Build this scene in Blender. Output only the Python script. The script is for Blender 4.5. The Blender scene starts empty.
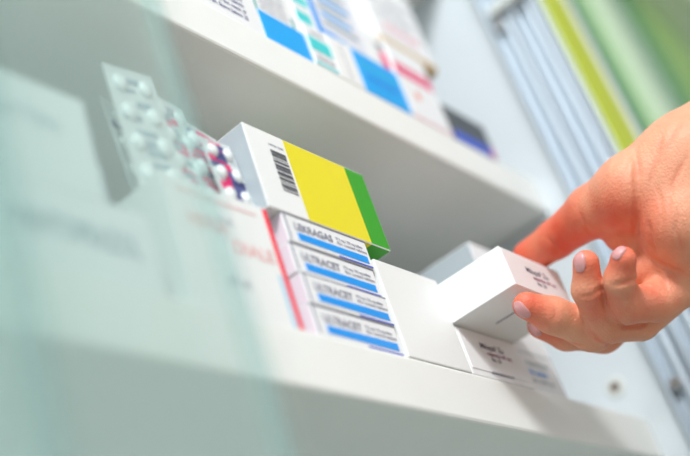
import bpy, bmesh, math, random
import numpy as np
from mathutils import Vector, Matrix
random.seed(7)
S = 1.25                       # metres per layout unit
sc = bpy.context.scene
col = sc.collection

# ------------------------------------------------------------------ camera
F = 1148.0
CX = Vector((0.6104541, 0.2309827, 0.7576231))     # world x in camera frame (right, down, forward)
CY = Vector((-0.7347027, 0.5224839, 0.4326922))
CZ = Vector((-0.2959015, -0.8207665, 0.4886560))
CAM = Vector((0, -0.2, -0.169)) * S
cam_data = bpy.data.cameras.new('camera')
cam = bpy.data.objects.new('camera', cam_data); col.objects.link(cam)
right = Vector((CX[0], CY[0], CZ[0])); down = Vector((CX[1], CY[1], CZ[1])); fwd = Vector((CX[2], CY[2], CZ[2]))
m = Matrix((right, -down, -fwd)).transposed().to_4x4()
m.translation = CAM
cam.matrix_world = m
cam_data.sensor_width = 36; cam_data.lens = F / 690 * 36
cam_data.clip_start = 0.01; cam_data.clip_end = 50
cam_data.dof.use_dof = True
cam_data.dof.focus_distance = 0.471 * S
cam_data.dof.aperture_fstop = (cam_data.lens / 1000) / (0.0172 * S)
cam_data.dof.aperture_blades = 0
sc.camera = cam

def P(px, py, d):
    """a point measured on the photograph at forward distance d, as a world point"""
    c = Vector(((px - 345) / F * d, (py - 228) / F * d, d)) * S
    return CAM + right * c[0] + down * c[1] + fwd * c[2]

# ------------------------------------------------------------------ materials
def nodes(name):
    mt = bpy.data.materials.new(name); mt.use_nodes = True
    nt = mt.node_tree; b = nt.nodes['Principled BSDF']
    return mt, nt, b
def mat(name, c, rough=0.5, metal=0.0, spec=0.5, bump=0.0, bscale=300, var=0.0, vscale=20, coat=0.0):
    mt, nt, b = nodes(name)
    b.inputs['Base Color'].default_value = (*c, 1); b.inputs['Roughness'].default_value = rough
    b.inputs['Metallic'].default_value = metal; b.inputs['Specular IOR Level'].default_value = spec
    b.inputs['Coat Weight'].default_value = coat
    tc = nt.nodes.new('ShaderNodeTexCoord')
    if var:
        nz = nt.nodes.new('ShaderNodeTexNoise'); nz.inputs['Scale'].default_value = vscale; nz.inputs['Detail'].default_value = 5
        nt.links.new(tc.outputs['Object'], nz.inputs['Vector'])
        mx = nt.nodes.new('ShaderNodeMix'); mx.data_type = 'RGBA'
        mx.inputs['A'].default_value = (*[v * (1 - var) for v in c], 1); mx.inputs['B'].default_value = (*[min(1, v * (1 + var)) for v in c], 1)
        nt.links.new(nz.outputs['Fac'], mx.inputs['Factor']); nt.links.new(mx.outputs['Result'], b.inputs['Base Color'])
    if bump:
        nz = nt.nodes.new('ShaderNodeTexNoise'); nz.inputs['Scale'].default_value = bscale; nz.inputs['Detail'].default_value = 3
        nt.links.new(tc.outputs['Object'], nz.inputs['Vector'])
        bp = nt.nodes.new('ShaderNodeBump'); bp.inputs['Strength'].default_value = bump; bp.inputs['Distance'].default_value = 0.001
        nt.links.new(nz.outputs['Fac'], bp.inputs['Height']); nt.links.new(bp.outputs['Normal'], b.inputs['Normal'])
    return mt
M = {}
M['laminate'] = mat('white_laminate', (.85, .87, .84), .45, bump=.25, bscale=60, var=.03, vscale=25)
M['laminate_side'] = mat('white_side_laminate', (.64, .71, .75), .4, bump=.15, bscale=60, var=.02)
M['card'] = mat('white_carton', (.84, .86, .87), .42, bump=.1, bscale=400, var=.015)
M['card_warm'] = mat('warm_white_carton', (.85, .87, .86), .45, bump=.1, bscale=400, var=.015)
M['card_pink'] = mat('pinkish_white_carton', (.82, .72, .80), .45)
M['card_grey'] = mat('blue_grey_carton_and_shade', (.43, .49, .53), .45)
M['card_lav'] = mat('lavender_white_carton', (.74, .76, .82), .45)
M['yellow'] = mat('yellow_print', (.82, .72, .008), .4)
M['green'] = mat('green_print', (.03, .36, .004), .4)
M['blue'] = mat('blue_print', (.0, .32, .90), .4)
M['sky'] = mat('light_blue_print', (.0, .39, .90), .4)
M['teal'] = mat('teal_print', (.05, .66, .68), .4)
M['teal_dark'] = mat('dark_teal_print', (.02, .36, .36), .4)
M['magenta'] = mat('magenta_print', (.80, .0, .16), .4)
M['rose'] = mat('rose_print', (.80, .03, .17), .4)
M['pale_blue'] = mat('pale_blue_print', (.42, .68, .85), .4)
M['red'] = mat('red_edge_print', (.95, .012, .05), .4)
M['orange'] = mat('orange_print', (.85, .2, .1), .4)
M['ink'] = mat('black_ink', (.13, .12, .17), .5)
M['barink'] = mat('barcode_ink', (.09, .10, .12), .5)
M['navy'] = mat('navy_ink', (.07, .08, .25), .5)
M['greyink'] = mat('grey_ink', (.22, .23, .30), .5)
M['paleink'] = mat('pale_grey_ink', (.33, .42, .48), .5)
M['redink'] = mat('faded_red_ink', (.80, .46, .45), .5)
M['maroon'] = mat('maroon_ink', (.28, .05, .14), .5)
M['gold'] = mat('ochre_print', (.52, .31, .05), .45)
M['charcoal'] = mat('charcoal_carton', (.055, .065, .07), .4)
M['cobalt'] = mat('cobalt_print', (.03, .09, .62), .4)
M['foil'] = mat('blister_foil', (.78, .83, .83), .38, metal=.35, bump=.3, bscale=900)
M['pocket'] = mat('blister_pocket', (.85, .9, .9), .15, coat=.6)
M['alu'] = mat('brushed_aluminium', (.50, .58, .65), .48, metal=.5)
M['steel'] = mat('screw_steel', (.55, .56, .56), .3, metal=.9)
M['hole'] = mat('screw_recess', (.10, .05, .02), .6)
M['cap'] = mat('plastic_cap', (.66, .70, .68), .35)
M['lime'] = mat('lime_panel', (.52, .62, .02), .4)
M['lime_pale'] = mat('pale_lime_panel', (.42, .62, .14), .4)
M['cream'] = mat('cream_panel', (.90, .92, .82), .4)
M['dkgreen'] = mat('dark_green_edge', (.01, .22, .10), .4)
M['teal_panel'] = mat('sea_green_panel', (.20, .50, .36), .5)
M['leaf'] = mat('mid_green_panel', (.16, .40, .08), .5)
M['wall'] = mat('wall_paint', (.72, .76, .80), .7, bump=.2, bscale=80)
M['floor'] = mat('floor_vinyl', (.40, .35, .27), .35, var=.08, vscale=3)
M['ceiling'] = mat('ceiling_paint', (.85, .85, .85), .8)
M['nail'] = mat('fingernail', (.62, .30, .30), .3, spec=.35, coat=.15)

def glass(name, tint, gl, haze, hc):
    mt = bpy.data.materials.new(name); mt.use_nodes = True; nt = mt.node_tree; nt.nodes.clear()
    o = nt.nodes.new('ShaderNodeOutputMaterial'); t = nt.nodes.new('ShaderNodeBsdfTransparent'); t.inputs[0].default_value = (*tint, 1)
    g = nt.nodes.new('ShaderNodeBsdfGlossy'); g.inputs['Roughness'].default_value = .03
    d = nt.nodes.new('ShaderNodeBsdfTranslucent'); d.inputs[0].default_value = (*hc, 1)
    df = nt.nodes.new('ShaderNodeBsdfDiffuse'); df.inputs[0].default_value = (*hc, 1)
    lw = nt.nodes.new('ShaderNodeLayerWeight'); lw.inputs[0].default_value = .5
    pw = nt.nodes.new('ShaderNodeMath'); pw.operation = 'POWER'; pw.inputs[1].default_value = 5; nt.links.new(lw.outputs['Facing'], pw.inputs[0])
    fr = nt.nodes.new('ShaderNodeMath'); fr.operation = 'MULTIPLY_ADD'; fr.inputs[1].default_value = .95; fr.inputs[2].default_value = .04; nt.links.new(pw.outputs[0], fr.inputs[0])
    ml = nt.nodes.new('ShaderNodeMath'); ml.operation = 'MULTIPLY'; ml.inputs[1].default_value = gl
    m1 = nt.nodes.new('ShaderNodeMixShader'); m2 = nt.nodes.new('ShaderNodeMixShader'); m3 = nt.nodes.new('ShaderNodeMixShader')
    nt.links.new(fr.outputs[0], ml.inputs[0]); nt.links.new(ml.outputs[0], m1.inputs[0])
    nt.links.new(t.outputs[0], m1.inputs[1]); nt.links.new(g.outputs[0], m1.inputs[2])
    m3.inputs[0].default_value = .5; nt.links.new(d.outputs[0], m3.inputs[1]); nt.links.new(df.outputs[0], m3.inputs[2])
    m2.inputs[0].default_value = haze; nt.links.new(m1.outputs[0], m2.inputs[1]); nt.links.new(m3.outputs[0], m2.inputs[2])
    nt.links.new(m2.outputs[0], o.inputs['Surface'])
    return mt
M['glass'] = glass('door_glass', (.935, .985, .972), .8, .17, (.84, .97, .95))
M['glass_green'] = glass('green_door_glass', (.95, .99, .955), .2, .03, (.6, .85, .7))
M['glass_rim'] = glass('ground_glass_rim', (.88, .95, .945), .6, .16, (.72, .88, .87))
M['glass_edge'] = mat('glass_edge', (.35, .60, .55), .2)

# ------------------------------------------------------------------ helpers
def link(name, me, parent=None, loc=None):
    o = bpy.data.objects.new(name, me); col.objects.link(o)
    if loc is not None: o.location = loc
    if parent: o.parent = parent
    return o
def tag(o, label=None, cat=None, group=None, kind=None):
    if label: o['label'] = label
    if cat: o['category'] = cat
    if group: o['group'] = group
    if kind: o['kind'] = kind
    return o
def bm_mesh(bm, name, mats, smooth=False):
    me = bpy.data.meshes.new(name); bm.normal_update(); bm.to_mesh(me); bm.free()
    for k in mats: me.materials.append(M[k] if isinstance(k, str) else k)
    if smooth:
        for p in me.polygons: p.use_smooth = True
    return me
def gridbox(bm, lo, hi, mi=0, faces=None, bevel=.0004):
    """box from lo to hi (layout units) whose faces may be cut into printed areas:
       faces = {'front': [(u0,u1,v0,v1,mat_index)], ...}"""
    lo = [v * S for v in lo]; hi = [v * S for v in hi]
    faces = faces or {}
    spec = {'front': (0, 2, 1, 0), 'back': (0, 2, 1, 1), 'left': (1, 2, 0, 0), 'right': (1, 2, 0, 1), 'bottom': (0, 1, 2, 0), 'top': (0, 1, 2, 1)}
    cuts = {0: {lo[0], hi[0]}, 1: {lo[1], hi[1]}, 2: {lo[2], hi[2]}}
    for f, rs in faces.items():
        u, v, n, s = spec[f]
        for (a, b, c, d, k) in rs:
            for ax, val in ((u, a), (u, b), (v, c), (v, d)):
                val = lo[ax] + val * S
                if lo[ax] + 1e-5 < val < hi[ax] - 1e-5: cuts[ax].add(val)
    cuts = {k: sorted(v) for k, v in cuts.items()}
    for k in cuts:
        c = [cuts[k][0]]
        for v in cuts[k][1:]:
            if v - c[-1] > 1e-5: c.append(v)
        cuts[k] = c
    vs = {}
    def V(p):
        key = tuple(round(q, 6) for q in p)
        if key not in vs: vs[key] = bm.verts.new(p)
        return vs[key]
    newf = []
    for f, (u, v, n, s) in spec.items():
        for i in range(len(cuts[u]) - 1):
            for j in range(len(cuts[v]) - 1):
                pts = []
                for a, b in ((i, j), (i + 1, j), (i + 1, j + 1), (i, j + 1)):
                    p = [0, 0, 0]; p[u] = cuts[u][a]; p[v] = cuts[v][b]; p[n] = hi[n] if s else lo[n]; pts.append(V(p))
                fc = bm.faces.new(pts); fc.material_index = mi
                um = (cuts[u][i] + cuts[u][i + 1]) / 2 - lo[u]; vm = (cuts[v][j] + cuts[v][j + 1]) / 2 - lo[v]
                for (a, b, c, d, k) in faces.get(f, []):
                    if a * S < um < b * S and c * S < vm < d * S: fc.material_index = k
                newf.append(fc)
    bmesh.ops.recalc_face_normals(bm, faces=newf)
    if bevel:
        es = set()
        for fc in newf:
            for e in fc.edges:
                if len(e.link_faces) == 2 and e.link_faces[0].normal.dot(e.link_faces[1].normal) < .5: es.add(e)
        bmesh.ops.bevel(bm, geom=list(es), offset=bevel * S, segments=2, affect='EDGES', profile=.5)
def box_obj(name, lo, hi, mats, parent=None, faces=None, bevel=.0004, loc=None):
    bm = bmesh.new(); gridbox(bm, lo, hi, 0, faces, bevel)
    return link(name, bm_mesh(bm, name, mats), parent, loc)
def cyl(bm, c, axis, r, h, seg=24, r2=None, mi=0):
    """cylinder with its base centre c (layout units), pointing along axis"""
    q = Vector((0, 0, 1)).rotation_difference(Vector(axis)).to_matrix().to_4x4()
    mt = Matrix.Translation(Vector(c) * S) @ q @ Matrix.Translation((0, 0, h * S / 2))
    rv = bmesh.ops.create_cone(bm, cap_ends=True, segments=seg, radius1=r * S, radius2=(r if r2 is None else r2) * S, depth=h * S, matrix=mt)
    for f in {f for v in rv['verts'] for f in v.link_faces}: f.material_index = mi
def text(parent, s, x, z, size, m_, width=None, y=-.0001, bold=0.0, name='printed_text', ang=0.0):
    """flat lettering on the front face of a carton, in the carton's own frame"""
    cu = bpy.data.curves.new(name, 'FONT'); cu.body = s; cu.size = size * S; cu.extrude = .00004; cu.offset = bold * size * S
    cu.resolution_u = 3
    tmp = bpy.data.objects.new('tmp', cu); col.objects.link(tmp)
    dg = bpy.context.evaluated_depsgraph_get(); me = bpy.data.meshes.new_from_object(tmp.evaluated_get(dg))
    bpy.data.objects.remove(tmp); bpy.data.curves.remove(cu)
    me.name = name; me.materials.clear(); me.materials.append(M[m_])
    w = max(v.co.x for v in me.vertices) if len(me.vertices) else 1
    k = width * S / w if width else 1
    ca, sa = math.cos(ang), math.sin(ang)
    for v in me.vertices:
        a, b = v.co.x * k, v.co.y
        v.co = Vector((x * S + a * ca - b * sa, y * S + v.co.z, z * S + a * sa + b * ca))
    return link(name, me, parent)
def carton(name, label, pos, dims, mats=('card',), faces=None, group=None, yaw=0, flap=False, cat='medicine box', tilt=0):
    w, d, h = dims; pos = (pos[0], pos[1], pos[2] + .00012)
    o = box_obj(name, (0, 0, 0), (w, d, h), mats, faces=faces, loc=Vector(pos) * S)
    o.rotation_euler = (math.radians(tilt), 0, math.radians(yaw))
    tag(o, label, cat, group)
    if flap:
        f = box_obj('tuck_flap', (.0012, -.0003, h * .13), (w - .0012, .0002, h - .0008), (mats[0],), o, bevel=.0001)
        g = box_obj('flap_lip', (w * .32, -.0005, h * .115), (w * .68, .0001, h * .14), ('greyink',), o, bevel=0)
    return o
def bars(parent, rects, m_, name, y0=-.00018):
    bm = bmesh.new()
    for (a, b, c, d) in rects: gridbox(bm, (a, y0, c), (b, .0001, d), 0, None, 0)
    return link(name, bm_mesh(bm, name, (m_,)), parent)

# ------------------------------------------------------------------ room
def struct(name, lo, hi, m_):
    return tag(box_obj(name, lo, hi, (m_,), bevel=0), kind='structure')
ZF = -1.10
struct('floor', (-1.6, -2.6, ZF - .05), (3.2, .42, ZF), 'floor')
struct('wall_back', (-1.6, .42, ZF), (3.2, .50, 1.40), 'wall')
struct('ceiling', (-1.6, -2.6, 1.40), (3.2, .50, 1.46), 'ceiling')
struct('wall_right', (3.2, -2.6, ZF), (3.28, .50, 1.40), 'wall')

# ------------------------------------------------------------------ display cabinet
XR = .586
cab = link('display_cabinet', None, loc=Vector((.0, .0, ZF)) * S)
tag(cab, 'white laminate pharmacy cabinet with open shelves, aluminium door tracks and lime green front edge', 'cabinet')
def part(name, lo, hi, mats, parent=cab, faces=None, bevel=.0008, label=None):
    off = Vector((0, 0, ZF)) if parent is cab else Vector((0, 0, 0))
    o = box_obj(name, [a - b for a, b in zip(lo, off)], [a - b for a, b in zip(hi, off)], mats, parent, faces, bevel)
    if label: o['label'] = label
    return o
XL = -.42
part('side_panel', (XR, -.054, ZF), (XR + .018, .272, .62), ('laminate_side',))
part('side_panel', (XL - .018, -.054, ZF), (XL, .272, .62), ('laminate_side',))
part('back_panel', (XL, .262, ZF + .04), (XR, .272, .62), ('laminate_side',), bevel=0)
for z in (0, .158, .345):
    part('shelf', (XL, 0, z - .024), (XR, .262, z), ('laminate',), bevel=.0014)
part('shelf', (XL, -.01, -.55), (XR, .262, -.526), ('laminate',), bevel=.0012)
part('top_panel', (XL, -.054, .60), (XR, .262, .62), ('laminate',))
part('plinth', (XL, -.02, ZF), (XR, .262, ZF + .08), ('laminate',))
part('front_post', (XR + .018, -.054, ZF), (XR + .047, .0, .62), ('lime',), label='lime green front edge')
part('front_edge', (XR, -.0552, ZF), (XR + .047, -.054, .62), ('lime',), bevel=0, label='lime green facing strip')
# double aluminium door track on the side panel
bm = bmesh.new()
zt = .60
gridbox(bm, (XR - .0016, -.0535, ZF + .08 - ZF), (XR, -.0185, zt - ZF), bevel=0)
for y in (-.0535, -.0375, -.0205): gridbox(bm, (XR - .0085, y, ZF + .08 - ZF), (XR - .0016, y + .0022, zt - ZF), bevel=.0005)
for y in (-.0455, -.0290): cyl(bm, (XR - .0030, y, .08), (0, 0, 1), .0032, zt - ZF - .08, 16)
link('door_track', bm_mesh(bm, 'door_track', ('alu',)), cab)
for (y, z) in ((-.0245, .007), (-.0245, .262)):
    bm = bmesh.new(); cyl(bm, (XR - .0016, y, z - ZF), (-1, 0, 0), .0042, .0052, 20, .0034)
    cyl(bm, (XR - .0066, y, z - ZF), (-1, 0, 0), .0014, .0006, 6, mi=1)
    link('screw', bm_mesh(bm, 'screw', ('steel', 'hole')), cab)
# roller clip high on the track
bm = bmesh.new()
gridbox(bm, (XR - .012, -.0535, .268 - ZF), (XR - .0006, -.0225, .274 - ZF), bevel=.0005)
link('track_clip', bm_mesh(bm, 'track_clip', ('cap',)), cab)
# capped connector screw in the side panel above the lower shelf
bm = bmesh.new(); cyl(bm, (XR, .0085, .0225 - ZF), (-1, 0, 0), .0062, .0009, 28, .0054)
cyl(bm, (XR - .0008, .0085, .0225 - ZF), (-1, 0, 0), .0026, .0004, 16, mi=1)
link('connector_cap', bm_mesh(bm, 'connector_cap', ('cap', 'hole')), cab)
# sliding glass doors
def pane(y0, x0, x1):
    o = box_obj('glass_door', (x0, y0 - .0022, .085), (x1, y0 + .0022, .615 - ZF), ('glass',), cab, bevel=.0003)
    o['label'] = 'clear sliding glass pane'
    e = box_obj('ground_edge', (x1 + .0001, y0 - .0022, .085), (x1 + .0051, y0 + .0022, .615 - ZF), ('glass_rim',), o, bevel=.0003)
    e['label'] = 'ground greenish glass edge'
    return o
pane(-.040, XL, .2125)
pane(-.0505, XL, .1310)

# ------------------------------------------------------------------ neighbouring cabinet
nb = link('glass_cabinet', None, loc=Vector((XR + .05, 0, ZF)) * S)
tag(nb, 'green and cream glazed cabinet standing beyond the lime green edge of the shelves', 'cabinet')
def npart(name, lo, hi, mats, label=None, bevel=.0008):
    off = (XR + .05, 0, ZF)
    o = box_obj(name, [a - b for a, b in zip(lo, off)], [a - b for a, b in zip(hi, off)], mats, nb, None, bevel)
    if label: o['label'] = label
    return o
zt = .62
npart('door_gasket', (.637, -.0545, ZF), (.652, -.03, zt), ('card_warm',), 'white vertical strip')
npart('glass_edge', (.652, -.0545, ZF + .05), (.668, -.047, zt), ('dkgreen',), 'dark green glass edge')
npart('glass_door', (.668, -.0545, ZF + .05), (1.60, -.050, zt), ('glass_green',), 'green tinted glass', bevel=0)
npart('inner_panel', (.668, .02, ZF), (1.085, .03, zt), ('teal_panel',), 'sea green panel')
npart('inner_panel', (.78, .0, .30), (.955, .02, zt), ('leaf',), 'mid green panel')
npart('upright', (.955, -.012, ZF), (1.035, .03, zt), ('cream',), 'cream upright')
npart('upright', (1.085, -.01, ZF), (1.125, .03, zt), ('dkgreen',), 'dark green upright')
npart('upright', (1.125, -.012, ZF), (1.33, .03, zt), ('lime_pale',), 'pale lime upright')
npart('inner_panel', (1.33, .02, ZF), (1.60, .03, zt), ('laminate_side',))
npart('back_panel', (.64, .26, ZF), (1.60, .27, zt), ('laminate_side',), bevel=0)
npart('plinth', (.64, -.04, ZF), (1.60, .26, ZF + .05), ('cream',))
npart('top_panel', (.64, -.056, zt), (1.60, .27, zt + .02), ('cream',))

# ------------------------------------------------------------------ lower shelf, left to right
# wide carton lying at the far left and the carton on it
b = carton('medicine_box', 'wide white carton lying on lower shelf at far left, behind glass, under another carton', (.150, .001, 0), (.086, .09, .030), ('card',))
text(b, 'PANTOPRAZOL', .032, .0115, .0110, 'paleink', .047, bold=.03)
b = carton('medicine_box', 'white carton stacked on the wide carton at far left behind glass', (.140, .001, .0301), (.0795, .085, .0403), ('card',))
text(b, 'TABLETTEN', .028, .022, .008, 'paleink', .038)
b = carton('medicine_box', 'small blue-grey carton end standing behind glass beside the tall foil packs', (.2212, .014, .0301), (.0140, .06, .0275), ('card_grey',))
# white box with faint red print and red right edge
b = carton('medicine_box', 'white upright carton with faint red lettering and bright red right edge', (.2475, .001, 0), (.0541, .075, .052), ('card_warm', 'red', 'pale_blue', 'card'),
           {'front': [(.0510, .0541, .0, .052, 1), (.0482, .0505, 0, .022, 2)], 'right': [(0, .075, 0, .052, 3), (0, .001, 0, .052, 1)]})
text(b, 'HERBA', .008, .033, .0075, 'redink', .020, bold=.02); text(b, 'DIALE', .028, .0265, .0075, 'redink', .021, bold=.02)
text(b, 'N 20', .024, .038, .0035, 'greyink'); text(b, '60 ml', .020, .012, .005, 'greyink')
bars(b, [(.006, .046, .0465, .0472)], 'redink', 'printed_rule')

# blister packs standing on that box
def blister(label, x, y, z, w, h, yaw, tilt, prints, roll=0):
    bm = bmesh.new()
    gridbox(bm, (0, 0, 0), (w, .0006, h), 0, None, .0001)
    o = link('blister_pack', bm_mesh(bm, 'blister_pack', ('foil',)), None, Vector((x, y, z)) * S)
    o.rotation_euler = (math.radians(tilt), math.radians(roll), math.radians(yaw))
    tag(o, label, 'blister pack', 'blister packs bunched on the red-edged box')
    nx, nz = 2, max(3, int(h / .0125))
    for i in range(nx):
        for j in range(nz):
            bm = bmesh.new()
            bmesh.ops.create_uvsphere(bm, u_segments=14, v_segments=8, radius=1)
            cx, cz = w * (i + .5) / nx, h * (j + .6) / (nz + .2)
            for v in bm.verts: v.co = Vector(((cx + v.co.x * w * .14) * S, (-.0002 - max(0, -v.co.y) * .0020) * S if v.co.y < 0 else 0, (cz + v.co.z * h / nz * .28) * S))
            link('tablet_pocket', bm_mesh(bm, 'tablet_pocket', ('pocket',), True), o)
    r = random.Random(int(x * 1e5))
    for k, m_ in enumerate(prints):
        rs = []
        for q in range(9):
            a = r.uniform(.04, .5) * w; zc = h * (.04 + .10 * q) + r.uniform(0, .06) * h
            rs.append((a, a + r.uniform(.25, .45) * w, zc, zc + r.uniform(.0018, .0040)))
        bars(o, rs, m_, 'foil_print', -.0003 - .00006 * k)
    return o
ZB = .0521
blister('tallest blister pack at the left of the foil bunch, behind glass', .2490, .012, ZB, .022, .060, -8, -3, ['paleink'])
blister('pale blister pack leaning right of the tallest one, with navy print', .2585, .022, ZB, .024, .056, 12, -5, ['navy'])
blister('blister pack with pink and navy print, middle of the foil bunch', .2680, .010, ZB, .022, .054, 6, -4, ['magenta', 'paleink'])
blister('dull foil blister pack behind the middle of the bunch', .2745, .026, ZB, .024, .062, 4, -5, ['navy', 'paleink'])
blister('foil blister pack with dark lettering and pink marks, beside the barcode box', .2800, .011, ZB, .0215, .046, 5, -3, ['navy', 'magenta'], 4)
blister('shorter foil strip with pink patches at the right end of the bunch', .2855, .0055, ZB, .0175, .033, 2, -3, ['magenta', 'navy'], -4)

# stack of four slim boxes
names = ['LEKRAGAS', 'ULTRACET', 'ULTRACET', 'ULTRACET']
wh = ['topmost of the four, under the yellow and green box', 'second from the top', 'second from the bottom', 'lowest of the four, on the shelf']
for i in range(4):
    k = 3 - i; z = k * .0134; h = .0131
    b = carton('medicine_box', 'slim white box with blue stripe, ' + wh[i], (.3090 + (.0004, -.0003, .0003, -.0002)[i], .0005 + (.0, .0006, .0, .0004)[i], z), (.0528, .08, h),
               ('card', 'card_pink', 'blue', 'greyink'), {'left': [(0, .08, 0, h, 1)]}, 'four slim boxes with blue stripe')
    bars(b, [(.0065, .0505, h * .14, h * .40)], 'blue', 'blue_stripe')
    text(b, names[i], .0055, h * .50, .0047, 'greyink', .0235, bold=.015, y=-.0002)
    for q, (s_, zz) in enumerate((('37.5 mg / 325 mg tablets', .66), ('film coated tablets', .50))):
        text(b, s_, .0315, h * zz, .0019, 'greyink', .0195 - .002 * (1 - q), y=-.0002)
    bars(b, [(.0, .0528, h * .965, h * .995), (.001, .0018, .001, h * .95)], 'greyink', 'gap_border_line')  # top strip paints the dark gap between stacked boxes in grey
    bars(b, [(.030, .0522, h * .015, h * .06)], 'cobalt', 'printed_blue_line')
# yellow and green box on top
gh = .0402; gw = .0780
b = carton('medicine_box', 'white, yellow and green box with barcode lying on the stack of slim boxes', (.3025, .0, .0534), (gw, .075, gh), ('card_warm', 'yellow', 'green', 'card_grey'),
           {'front': [(.0238, .0645, 0, gh, 1), (.0645, gw, 0, gh, 2)], 'bottom': [(.0238, .0645, 0, .0035, 1), (.0645, gw, 0, .075, 2), (.0238, .0645, .0035, .075, 2)],
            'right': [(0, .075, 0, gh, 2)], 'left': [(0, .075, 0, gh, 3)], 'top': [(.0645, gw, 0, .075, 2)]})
rs = []; zz = .0113; r = random.Random(3)
while zz < .0315:
    t = r.choice((.0003, .0005, .0008, .0011)); rs.append((.0130, .0222, zz, zz + t)); zz += t + r.choice((.0003, .0004, .0008))
bars(b, rs, 'barink', 'barcode')
text(b, '5 901234 123457', .0130, .0334, .0016, 'greyink', .0092)

# plain white carton
b = carton('medicine_box', 'plain white carton standing right of the slim box stack, front blank', (.3635, .0, 0), (.0465, .085, .0455), ('card_warm',))
# box with small text under the held box
b = carton('medicine_box', 'small white box with dark lettering lying on shelf beneath the held box', (.4115, .0005, 0), (.0530, .08, .0236), ('card',), flap=True)
def smalltext(b, x, z, k=1.0):
    text(b, 'MilupaF Za', x, z, .0040 * k, 'ink', .0200 * k, bold=.01, y=-.0004)
    text(b, 'capsules 60 mg', x + .004 * k, z - .0029 * k, .0024 * k, 'maroon', .021 * k, y=-.0004, bold=.02)
    text(b, 'No. 20', x + .006 * k, z - .0058 * k, .0027 * k, 'ink', .0080 * k, y=-.0004, bold=.01)
smalltext(b, .0155, .0150)
# tall white carton with blue lettering
b = carton('medicine_box', 'tall white carton with pale blue lettering behind the hand, near the side panel', (.4655, .003, 0), (.0375, .08, .083), ('card', 'card_grey'),
           {'front': [(0, .0375, .0, .0375, 0)], 'left': [(0, .08, 0, .083, 1)], 'back': []})  # grey left side paints the shade onto this white carton
text(b, 'CALCIUM', .007, .0155, .0034, 'paleink', .022, y=-.0002); text(b, 'D3 tablets', .007, .0105, .0040, 'blue', .017, y=-.0002); 
text(b, '60 x 500 mg', .007, .0065, .0026, 'paleink', .020, y=-.0002)
bars(b, [(.0, .0375, .0225, .0228)], 'paleink', 'flap_line')
# held box
hb = carton('medicine_box', 'white box with small dark lettering held between the fingers, pulled out over the shelf edge', (.4100, -.0330, .0240), (.0540, .085, .0195), ('card',), flap=False)
box_obj('tuck_flap', (.0010, -.0003, .0004), (.0530, .0002, .0188), ('card',), hb, bevel=.0001)
smalltext(hb, .0178, .0105)
box_obj('flap_notch', (.0235, .012, -.0003), (.0242, .0250, .0002), ('greyink',), hb, bevel=0)

# ------------------------------------------------------------------ upper shelf, left to right
ZU = .158
b = carton('medicine_box', 'white box with lines of small dark print at left end of upper shelf', (.262, .001, ZU), (.0815, .07, .040), ('card',))
bm_rows = [('Read the leaflet carefully', .0165), ('before taking the tablets.', .0127), ('Keep out of the reach of', .0089), ('children. Store below 25', .0051)]
for s_, z in bm_rows: text(b, s_, .042, z, .0034, 'navy', .030, y=-.0002)
b = carton('medicine_box', 'blue fronted box lying on upper shelf beside the box of small print', (.3447, .001, ZU), (.0328, .07, .0188), ('sky', 'card'), {'left': [(0, .07, 0, .0188, 1)], 'top': [(0, .0328, 0, .07, 1)]})
b = carton('medicine_box', 'white box with grey print lines and teal corners, on top of the blue box', (.3448, .002, ZU + .0189), (.0320, .07, .026), ('card', 'teal_dark'),
           {'front': [(0, .0022, 0, .026, 1), (.0270, .0290, 0, .008, 1)]})
for q in range(5): text(b, ('each tablet contains', 'excipients: lactose', 'see package leaflet', 'for oral use only', 'marketing authorised')[q], .0045, .0035 + .0038 * q, .0026, 'greyink', .020, y=-.0002)
b = carton('medicine_box', 'small white and teal box on upper shelf, lowest of the teal pair', (.3780, .0, ZU), (.0180, .07, .0265), ('card', 'teal', 'teal_dark'),
           {'front': [(0, .018, .0105, .0185, 1), (0, .018, .0095, .0105, 2), (0, .018, .0, .0022, 1)]})
text(b, 'Esomep', .003, .0042, .0036, 'ink', .013, y=-.0002); text(b, 'tablets', .004, .021, .0028, 'greyink', .010, y=-.0002)
b = carton('medicine_box', 'white and teal striped box standing on the small teal box', (.3775, .001, ZU + .0266), (.0150, .07, .030), ('card', 'teal'), {'front': [(0, .012, .002, .0095, 1), (.0, .014, .015, .021, 1)]})
b = carton('medicine_box', 'narrow plain white carton between the teal box and the blue banded box', (.3966, .0, ZU), (.0200, .07, .0285), ('card_warm', 'greyink'), {'front': [(.0095, .0102, .002, .025, 1)]})
b = carton('medicine_box', 'pale blue lettered box with bright blue border, on the narrow white carton', (.3930, .001, ZU + .0286), (.0440, .07, .045), ('card_lav', 'blue', 'sky'),
           {'front': [(0, .0052, 0, .045, 1), (.0, .016, .0, .0042, 1), (.016, .024, .0, .003, 2)]})
for q in range(5): bars(b, [(.010, .038 - .003 * (q % 3), .010 + .006 * q, .0125 + .006 * q)], ('paleink', 'sky')[q % 2], 'printed_text', -.0002)
b = carton('medicine_box', 'white box with light blue lower band and magenta capsule mark on upper shelf', (.4172, .0, ZU), (.0402, .07, .0285), ('sky', 'card'), {'top': [(0, .0402, 0, .07, 1)]})
text(b, 'Paracetamol', .004, .0175, .0042, 'teal', .032, y=-.0002); text(b, 'ibuprofen', .006, .0100, .0048, 'cobalt', .026, y=-.0002)
b = carton('medicine_box', 'white box with black and magenta capsule mark, resting on the light blue box', (.4372, .001, ZU + .0286), (.0300, .07, .024), ('card', 'magenta', 'charcoal'), {'front': [(.0120, .0190, .0015, .0135, 1), (.0120, .0190, .0155, .0195, 2)]})
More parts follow.
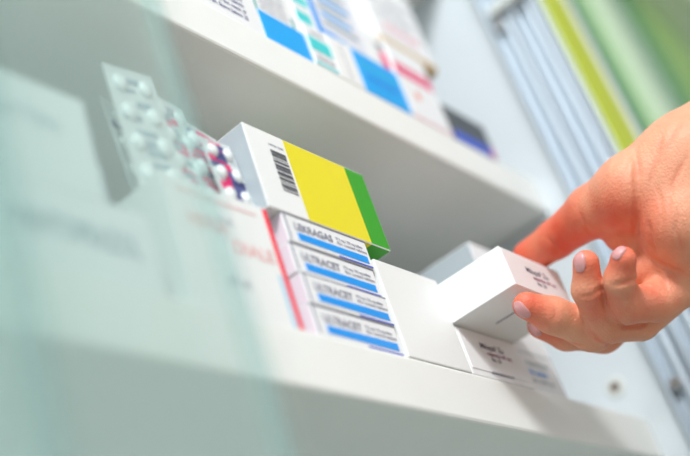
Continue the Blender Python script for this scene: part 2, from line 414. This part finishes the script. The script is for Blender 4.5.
b = carton('medicine_box', 'white box with magenta label band and small orange mark on upper shelf', (.4580, .0, ZU), (.0385, .07, .0545), ('card', 'rose', 'orange'),
           {'front': [(.0015, .037, .0305, .0395, 1), (.012, .0165, .016, .0215, 2), (.0, .0385, .0, .0012, 1)]})
text(b, 'SINUPRET', .006, .0335, .0036, 'card_pink', .026, y=-.0002)
b = carton('medicine_box', 'white printed box with ochre lower edge on top of the magenta banded box', (.4600, .001, ZU + .0546), (.0560, .07, .060), ('card', 'gold', 'card_lav'),
           {'front': [(0, .056, 0, .0050, 1)], 'bottom': [(0, .056, 0, .07, 1)], 'left': [(0, .07, 0, .004, 1)]})
for q in range(3): text(b, ('MULTIVITAMIN', 'forte complex', '30 capsules')[q], .010, .014 + .012 * q, .0060, ('rose', 'greyink', 'greyink')[q], .034, y=-.0002)
b = carton('medicine_box', 'dark charcoal box with cobalt lower strip at right end of upper shelf', (.4990, .0, ZU), (.0440, .07, .0250), ('charcoal', 'cobalt', 'magenta'),
           {'front': [(0, .040, 0, .0075, 1), (.040, .044, 0, .0075, 2)]})

# ------------------------------------------------------------------ the hand
def A(v): return np.array(v, dtype=np.float64)
def PT(px, py, d, r): return (A(P(px, py, d)), r / F * d * S)
def chain(*pts): return [PT(*p) for p in pts]
pinky = chain((623.5, 259.5, .452, 13.2), (619.5, 280, .456, 15.2), (625, 304, .466, 19.5), (656, 302, .476, 20.5), (692, 278, .486, 24))
ring = chain((586, 263, .462, 13.2), (588, 290, .465, 15.5), (604, 324, .477, 19.5), (640, 321, .490, 20), (692, 272, .505, 24))
middle = chain((526.5, 305.5, .4745, 13.8), (552, 315, .478, 18), (592, 330, .484, 21), (645, 305, .505, 22), (694, 255, .525, 25))
index = chain((541, 325, .494, 14), (566, 334, .497, 16), (603, 334, .505, 18.5), (650, 300, .525, 21), (694, 238, .545, 25))
thumb = chain((530, 257, .528, 17.5), (556, 239, .519, 19), (593, 211, .502, 26), (634, 192, .488, 40))
palm = [chain((634, 192, .488, 40), (692, 166, .490, 57), (780, 120, .50, 62)),
        chain((677, 160, .484, 34), (684, 222, .477, 42), (740, 180, .482, 54), (800, 130, .49, 60)),
        chain((690, 276, .487, 24), (760, 200, .49, 40)), chain((692, 270, .506, 25), (765, 190, .50, 45)),
        chain((694, 253, .525, 26), (770, 180, .515, 50)), chain((690, 236, .538, 26), (770, 160, .52, 50)),
        chain((622, 234, .500, 19), (690, 255, .500, 30)), chain((645, 270, .487, 19), (692, 266, .482, 28)),
        chain((780, 125, .495, 72), (860, 80, .50, 70), (960, 20, .51, 82))]
creases = [([(602, 292), (606, 306), (612, 319), (624, 327), (640, 326), (656, 321)], .0010, .0042),
           ([(584, 318), (590, 330), (599, 341), (611, 346)], .0008, .0028), ([(556, 337), (574, 344), (592, 347)], .0009, .0022),
           ([(635, 148), (637, 170), (638, 195), (637, 220), (635, 236)], .0014, .0072), ([(647, 218), (650, 238), (656, 255)], .0012, .0045),
           ([(634, 281), (646, 284), (657, 289), (667, 295)], .0010, .0048), ([(636, 284), (637, 292), (636, 301)], .0008, .0030), ([(655, 268), (664, 282), (668, 290)], .0009, .0022),
           ([(650, 258), (662, 265), (673, 271), (686, 275)], .0013, .0058), ([(598, 290), (603, 288)], .0008, .0018),
           ([(613, 286), (624, 283), (636, 279)], .0009, .0038), ([(578, 296), (588, 297), (601, 291)], .0009, .0012),
           ([(546, 236), (553, 245), (560, 255)], .0009, .0020), ([(579, 210), (583, 222), (591, 235)], .0009, .0018),
           ([(555, 305), (556, 315), (553, 324)], .0009, .0007), ([(610, 308), (614, 318), (613, 328)], .0008, .0014),
           ([(664, 128), (657, 160), (650, 190)], .0010, .0011), ([(690, 150), (672, 185), (668, 225)], .0010, .0012), ([(655, 180), (662, 205), (660, 230)], .0009, .0012), ([(680, 200), (676, 230), (684, 255)], .0009, .0012), ([(618, 158), (606, 180), (602, 205)], .0010, .0008), ([(645, 138), (630, 160), (622, 185)], .0010, .0008), ([(682, 120), (668, 150)], .0010, .0010)]
def seg(p, a, b):
    ab = b - a; L = float(ab @ ab) + 1e-12
    t = np.clip(((p - a) @ ab) / L, 0, 1)
    return np.sqrt((((p - a) - t[:, None] * ab) ** 2).sum(1)), t
def smin(a, b, k):
    h = np.clip(.5 + .5 * (b - a) / k, 0, 1)
    return b + (a - b) * h - k * h * (1 - h)
def chsdf(p, ch, k):
    f = None
    for (a, ra), (b, rb) in zip(ch[:-1], ch[1:]):
        d, t = seg(p, a, b); d = d - (ra + (rb - ra) * t)
        f = d if f is None else smin(f, d, k)
    return f
CR = []
def taper(p, q):
    L = np.linalg.norm(q[1:] - q[:-1], axis=1).sum()
    a = np.linalg.norm(p - q[0], axis=1) / (.30 * L); b = np.linalg.norm(p - q[-1], axis=1) / (.22 * L)
    return np.clip(np.minimum(a, b), 0, 1)
def sdf(p):
    body = None
    for c in palm[:1] + palm[2:]:
        d = chsdf(p, c, .003); body = d if body is None else smin(body, d, .009)
    body = smin(body, chsdf(p, palm[1], .006), .009)
    f = body
    # the roots of the fingers flow into the palm, the free parts only touch it
    for ch in (index, middle, ring, pinky):
        root = chsdf(p, ch[3:], .003); f = smin(f, root, .004)
    f = smin(f, chsdf(p, thumb, .004), .004)
    for ch in (index, middle, ring, pinky):
        free = chsdf(p, ch[:4], .0035); f = smin(f, free, .0012)
    for q, w, dep in CR:
        dm = None
        lo = q.min(0) - .008; hi = q.max(0) + .008
        msk = np.all((p > lo) & (p < hi), axis=1)
        if not msk.any(): continue
        pp = p[msk]
        for a, b in zip(q[:-1], q[1:]):
            d, t = seg(pp, a, b); dm = d if dm is None else np.minimum(dm, d)
        f[msk] += dep * np.exp(-(dm / w) ** 2) * taper(pp, q)
    return f
camA = A(CAM)
def hit(px, py):
    d = A(P(px, py, 1.0)) - camA; d /= np.linalg.norm(d); t = .42 * S
    for _ in range(80):
        v = float(sdf((camA + d * t)[None])[0]); t += max(v, -.01) * .8
        if abs(v) < 2e-5: return camA + d * t
        if t > .75 * S: return None
    return camA + d * t
polys = []
for pts, w, dep in creases:
    fine = [tuple(A(a) + (A(b) - A(a)) * k / 3) for a, b in zip(pts[:-1], pts[1:]) for k in range(3)] + [pts[-1]]
    q = [hit(*p) for p in fine]; q = [v for v in q if v is not None]
    if len(q) > 1: polys.append((np.array(q), w * S * .95, dep * S * .55))
CR = polys
allp = [q for c in palm + [pinky, ring, middle, index, thumb] for q in c]
lo = np.min([c - r for c, r in allp], 0) - .004; hi = np.max([c + r for c, r in allp], 0) + .004
vx = .00085
dims = np.ceil((hi - lo) / vx).astype(int) + 1
ax = [lo[i] + vx * np.arange(dims[i]) for i in range(3)]
Fd = np.empty(dims, dtype=np.float32)
yy, zz_ = np.meshgrid(ax[1], ax[2], indexing='ij')
# coarse pass to skip empty blocks, fine pass only near the surface
st = 6
cx_ = [np.arange(0, dims[i], st) for i in range(3)]
g = np.stack(np.meshgrid(*[lo[i] + vx * (cx_[i] + st / 2) for i in range(3)], indexing='ij'), -1).reshape(-1, 3)
cf = sdf(g).reshape([len(c) for c in cx_])
for i, j, k in np.argwhere(np.ones_like(cf, dtype=bool)):
    v = cf[i, j, k]
    sl = (slice(i * st, min((i + 1) * st, dims[0])), slice(j * st, min((j + 1) * st, dims[1])), slice(k * st, min((k + 1) * st, dims[2])))
    Fd[sl] = v
near = np.abs(cf) < st * vx * 1.3
mask = np.zeros(dims, bool)
for i, j, k in np.argwhere(near): mask[i * st:(i + 1) * st, j * st:(j + 1) * st, k * st:(k + 1) * st] = True
idx = np.argwhere(mask); out = np.empty(len(idx), np.float32)
for s0 in range(0, len(idx), 200000):
    out[s0:s0 + 200000] = sdf(lo + vx * idx[s0:s0 + 200000])
Fd[mask] = out
# naive surface nets
neg = Fd < 0
c8 = [(a, b, c) for a in (0, 1) for b in (0, 1) for c in (0, 1)]
n = dims - 1
def sub(arr, o): return arr[o[0]:o[0] + n[0], o[1]:o[1] + n[1], o[2]:o[2] + n[2]]
cnt = sum(sub(neg, o).astype(np.int8) for o in c8)
act = (cnt > 0) & (cnt < 8)
ci = np.argwhere(act); vid = -np.ones(n, int); vid[act] = np.arange(len(ci))
acc = np.zeros((len(ci), 3)); num = np.zeros(len(ci))
for a in c8:
    for d in range(3):
        if a[d] == 1: continue
        b_ = list(a); b_[d] = 1
        fa = Fd[ci[:, 0] + a[0], ci[:, 1] + a[1], ci[:, 2] + a[2]]; fb = Fd[ci[:, 0] + b_[0], ci[:, 1] + b_[1], ci[:, 2] + b_[2]]
        cr_ = (fa < 0) != (fb < 0)
        t = np.where(cr_, fa / np.where(cr_, fa - fb, 1), 0)
        pos = np.tile(A(a), (len(ci), 1)); pos[:, d] = t
        acc[cr_] += pos[cr_]; num[cr_] += 1
verts = lo + vx * (ci + acc / num[:, None])
quads = []
for d in range(3):
    o = [0, 0, 0]; o[d] = 1
    A0 = neg[:dims[0] - o[0], :dims[1] - o[1], :dims[2] - o[2]]; A1 = neg[o[0]:, o[1]:, o[2]:]
    e = np.argwhere(A0 != A1); s_ = A0[e[:, 0], e[:, 1], e[:, 2]]
    u, v = [(1, 2), (2, 0), (0, 1)][d]
    ok = (e[:, u] > 0) & (e[:, v] > 0) & (e[:, u] < n[u]) & (e[:, v] < n[v]) & (e[:, d] < n[d]); e = e[ok]; s_ = s_[ok]
    def cell(du, dv):
        q = e.copy(); q[:, u] -= du; q[:, v] -= dv; return vid[q[:, 0], q[:, 1], q[:, 2]]
    q = np.stack([cell(1, 1), cell(0, 1), cell(0, 0), cell(1, 0)], 1)
    q[~s_] = q[~s_][:, ::-1]
    quads.append(q)
quads = np.concatenate(quads); quads = quads[(quads >= 0).all(1)]
org = A(P(640, 230, .49))
me = bpy.data.meshes.new('hand'); me.from_pydata([tuple(v) for v in (verts - org)], [], [tuple(int(x) for x in q) for q in quads]); me.update()
for p in me.polygons: p.use_smooth = True
# redness of the skin: stronger on finger pads, knuckles and in folds
red = np.zeros(len(verts))
def blob(c, r, a):
    global red
    red = np.maximum(red, a * np.exp(-(((verts - A(c)) ** 2).sum(1)) / (r * r)))
for ch, a, rr in ((index, .75, .014), (middle, .85, .014), (ring, .75, .012), (pinky, 1.0, .011), (thumb, 1.0, .024)):
    blob(ch[0][0], rr, a)
    blob(ch[2][0], .012, a * .55)
blob(P(606, 228, .475), .022, .9); blob(P(560, 240, .505), .03, .9); blob(P(640, 290, .465), .022, .5); blob(P(625, 225, .47), .020, .8); blob(P(648, 270, .46), .016, .7); blob(P(600, 310, .46), .014, .6); blob(P(556, 240, .49), .02, .9)
for q, w, dep in polys:
    dm = np.full(len(verts), 1.0)
    for a, b in zip(q[:-1], q[1:]):
        d, t = seg(verts, a, b); dm = np.minimum(dm, d)
    red = np.maximum(red, min(.8, dep * 300) * np.exp(-(dm / .0016) ** 2) * taper(verts, q))
at = me.attributes.new('flush', 'FLOAT', 'POINT'); at.data.foreach_set('value', red.astype(np.float32))
sk, nt, bs = nodes('skin')
an = nt.nodes.new('ShaderNodeAttribute'); an.attribute_name = 'flush'
tc = nt.nodes.new('ShaderNodeTexCoord')
nz = nt.nodes.new('ShaderNodeTexNoise'); nz.inputs['Scale'].default_value = 90; nz.inputs['Detail'].default_value = 6; nt.links.new(tc.outputs['Object'], nz.inputs['Vector'])
ma = nt.nodes.new('ShaderNodeMath'); ma.operation = 'MULTIPLY_ADD'; ma.inputs[1].default_value = .7; ma.inputs[2].default_value = -.35; nt.links.new(nz.outputs['Fac'], ma.inputs[0])
ad = nt.nodes.new('ShaderNodeMath'); ad.operation = 'ADD'; ad.use_clamp = True; nt.links.new(an.outputs['Fac'], ad.inputs[0]); nt.links.new(ma.outputs[0], ad.inputs[1])
rp = nt.nodes.new('ShaderNodeValToRGB'); rp.color_ramp.elements[0].color = (.76, .35, .215, 1); rp.color_ramp.elements[1].color = (.74, .10, .05, 1)
nt.links.new(ad.outputs[0], rp.inputs[0]); nt.links.new(rp.outputs[0], bs.inputs['Base Color'])
bs.inputs['Roughness'].default_value = .5; bs.inputs['Specular IOR Level'].default_value = .35; bs.inputs['Subsurface Weight'].default_value = .12
bs.inputs['Subsurface Radius'].default_value = (1.0, .3, .15); bs.inputs['Subsurface Scale'].default_value = .002
vo = nt.nodes.new('ShaderNodeTexVoronoi'); vo.inputs['Scale'].default_value = 700; nt.links.new(tc.outputs['Object'], vo.inputs['Vector'])
mp = nt.nodes.new('ShaderNodeMapping'); mp.inputs['Rotation'].default_value = (.3, .9, .5); mp.inputs['Scale'].default_value = (90, 700, 90); nt.links.new(tc.outputs['Object'], mp.inputs[0])
n2 = nt.nodes.new('ShaderNodeTexNoise'); n2.inputs['Scale'].default_value = 1.0; n2.inputs['Detail'].default_value = 4; nt.links.new(mp.outputs[0], n2.inputs['Vector'])
sm = nt.nodes.new('ShaderNodeMath'); sm.operation = 'ADD'; nt.links.new(vo.outputs['Distance'], sm.inputs[0]); nt.links.new(n2.outputs['Fac'], sm.inputs[1])
bp = nt.nodes.new('ShaderNodeBump'); bp.inputs['Strength'].default_value = .35; bp.inputs['Distance'].default_value = .0006
nt.links.new(sm.outputs[0], bp.inputs['Height']); nt.links.new(bp.outputs[0], bs.inputs['Normal'])
me.materials.append(sk)
hand = link('person', me, None, org)
tag(hand, 'bare hand reaching in from the right, pinching the pulled-out white box', 'person')

def grad(p):
    e = 2e-4; g = np.zeros_like(p)
    for i in range(3):
        d = np.zeros(3); d[i] = e
        g[:, i] = (sdf(p + d) - sdf(p - d)) / (2 * e)
    return g / np.linalg.norm(g, axis=1)[:, None]
def nail(px, py, dx, dy, half_l, half_w):
    """a curved nail plate on the finger surface; (dx,dy) points to its free edge"""
    c = hit(px, py)
    if c is None: return
    nrm = grad(c[None])[0]
    axd = A(P(px + dx, py + dy, .47)) - A(P(px, py, .47)); axd -= nrm * (axd @ nrm); axd /= np.linalg.norm(axd)
    sd = np.cross(nrm, axd)
    NU, NV = 12, 10; pts = []
    for i in range(NU + 1):
        for j in range(NV + 1):
            u = -1 + 2 * i / NU; v = -1 + 2 * j / NV
            wv = math.sqrt(max(0, 1 - max(0, abs(u) - .45) ** 2 / .34))
            pts.append(c + axd * u * half_l + sd * v * half_w * wv)
    pts = np.array(pts)
    for _ in range(6):
        g_ = grad(pts); pts = pts - g_ * sdf(pts)[:, None]
    g_ = grad(pts); base = pts
    uu = np.repeat(np.linspace(-1, 1, NU + 1), NV + 1); vv = np.tile(np.linspace(-1, 1, NV + 1), NU + 1)
    lift = .0002 + .00045 * (1 - np.maximum(np.abs(uu), np.abs(vv)) ** 4)
    top = base + g_ * lift[:, None] + axd * (np.clip(uu - .7, 0, 1) * .002)[:, None]
    bot = base - g_ * .0003
    bm = bmesh.new(); T = [bm.verts.new(v - org) for v in top]; B = [bm.verts.new(v - org) for v in bot]
    I = lambda i, j: i * (NV + 1) + j
    for i in range(NU):
        for j in range(NV):
            bm.faces.new([T[I(i, j)], T[I(i + 1, j)], T[I(i + 1, j + 1)], T[I(i, j + 1)]]); bm.faces.new([B[I(i, j)], B[I(i, j + 1)], B[I(i + 1, j + 1)], B[I(i + 1, j)]])
    ring_ = [I(i, 0) for i in range(NU)] + [I(NU, j) for j in range(NV)] + [I(i, NV) for i in range(NU, 0, -1)] + [I(0, j) for j in range(NV, 0, -1)]
    for a, b2 in zip(ring_, ring_[1:] + ring_[:1]): bm.faces.new([T[a], B[a], B[b2], T[b2]])
    bmesh.ops.recalc_face_normals(bm, faces=bm.faces)
    link('fingernail', bm_mesh(bm, 'fingernail', ('nail',), True), hand)
nail(521, 311, -9, -9, .0062, .0038)
nail(534, 330, -8, -6, .0052, .0030)
nail(579, 262, -2, -10, .0056, .0036)
nail(618, 252, 5, -10, .0048, .0032)

# ------------------------------------------------------------------ light
def area(name, loc, target, sx, sy, power, c=(1, 1, 1)):
    l = bpy.data.lights.new(name, 'AREA'); l.shape = 'RECTANGLE'; l.size = sx; l.size_y = sy; l.energy = power; l.color = c
    o = bpy.data.objects.new(name, l); col.objects.link(o); o.location = Vector(loc) * S
    o.rotation_euler = (Vector(target) * S - o.location).to_track_quat('-Z', 'Y').to_euler()
    return o
area('overhead_lamp', (-.78, -.78, 1.28), (.4, 0, .05), .42, .42, 46, (1, 1, 1))
area('overhead_lamp', (-1.1, -2.1, 1.36), (.3, 0, .1), 1.0, .6, 34, (.95, .98, 1))  # unseen frontal fill, added to brighten shelf fronts and fingers
w = bpy.data.worlds.new('world'); sc.world = w; w.use_nodes = True
w.node_tree.nodes['Background'].inputs[0].default_value = (.96, .98, 1.0, 1)
w.node_tree.nodes['Background'].inputs[1].default_value = .60
sc.view_settings.view_transform = 'Standard'; sc.view_settings.look = 'None'
sc.view_settings.exposure = 0.17; sc.view_settings.gamma = 1
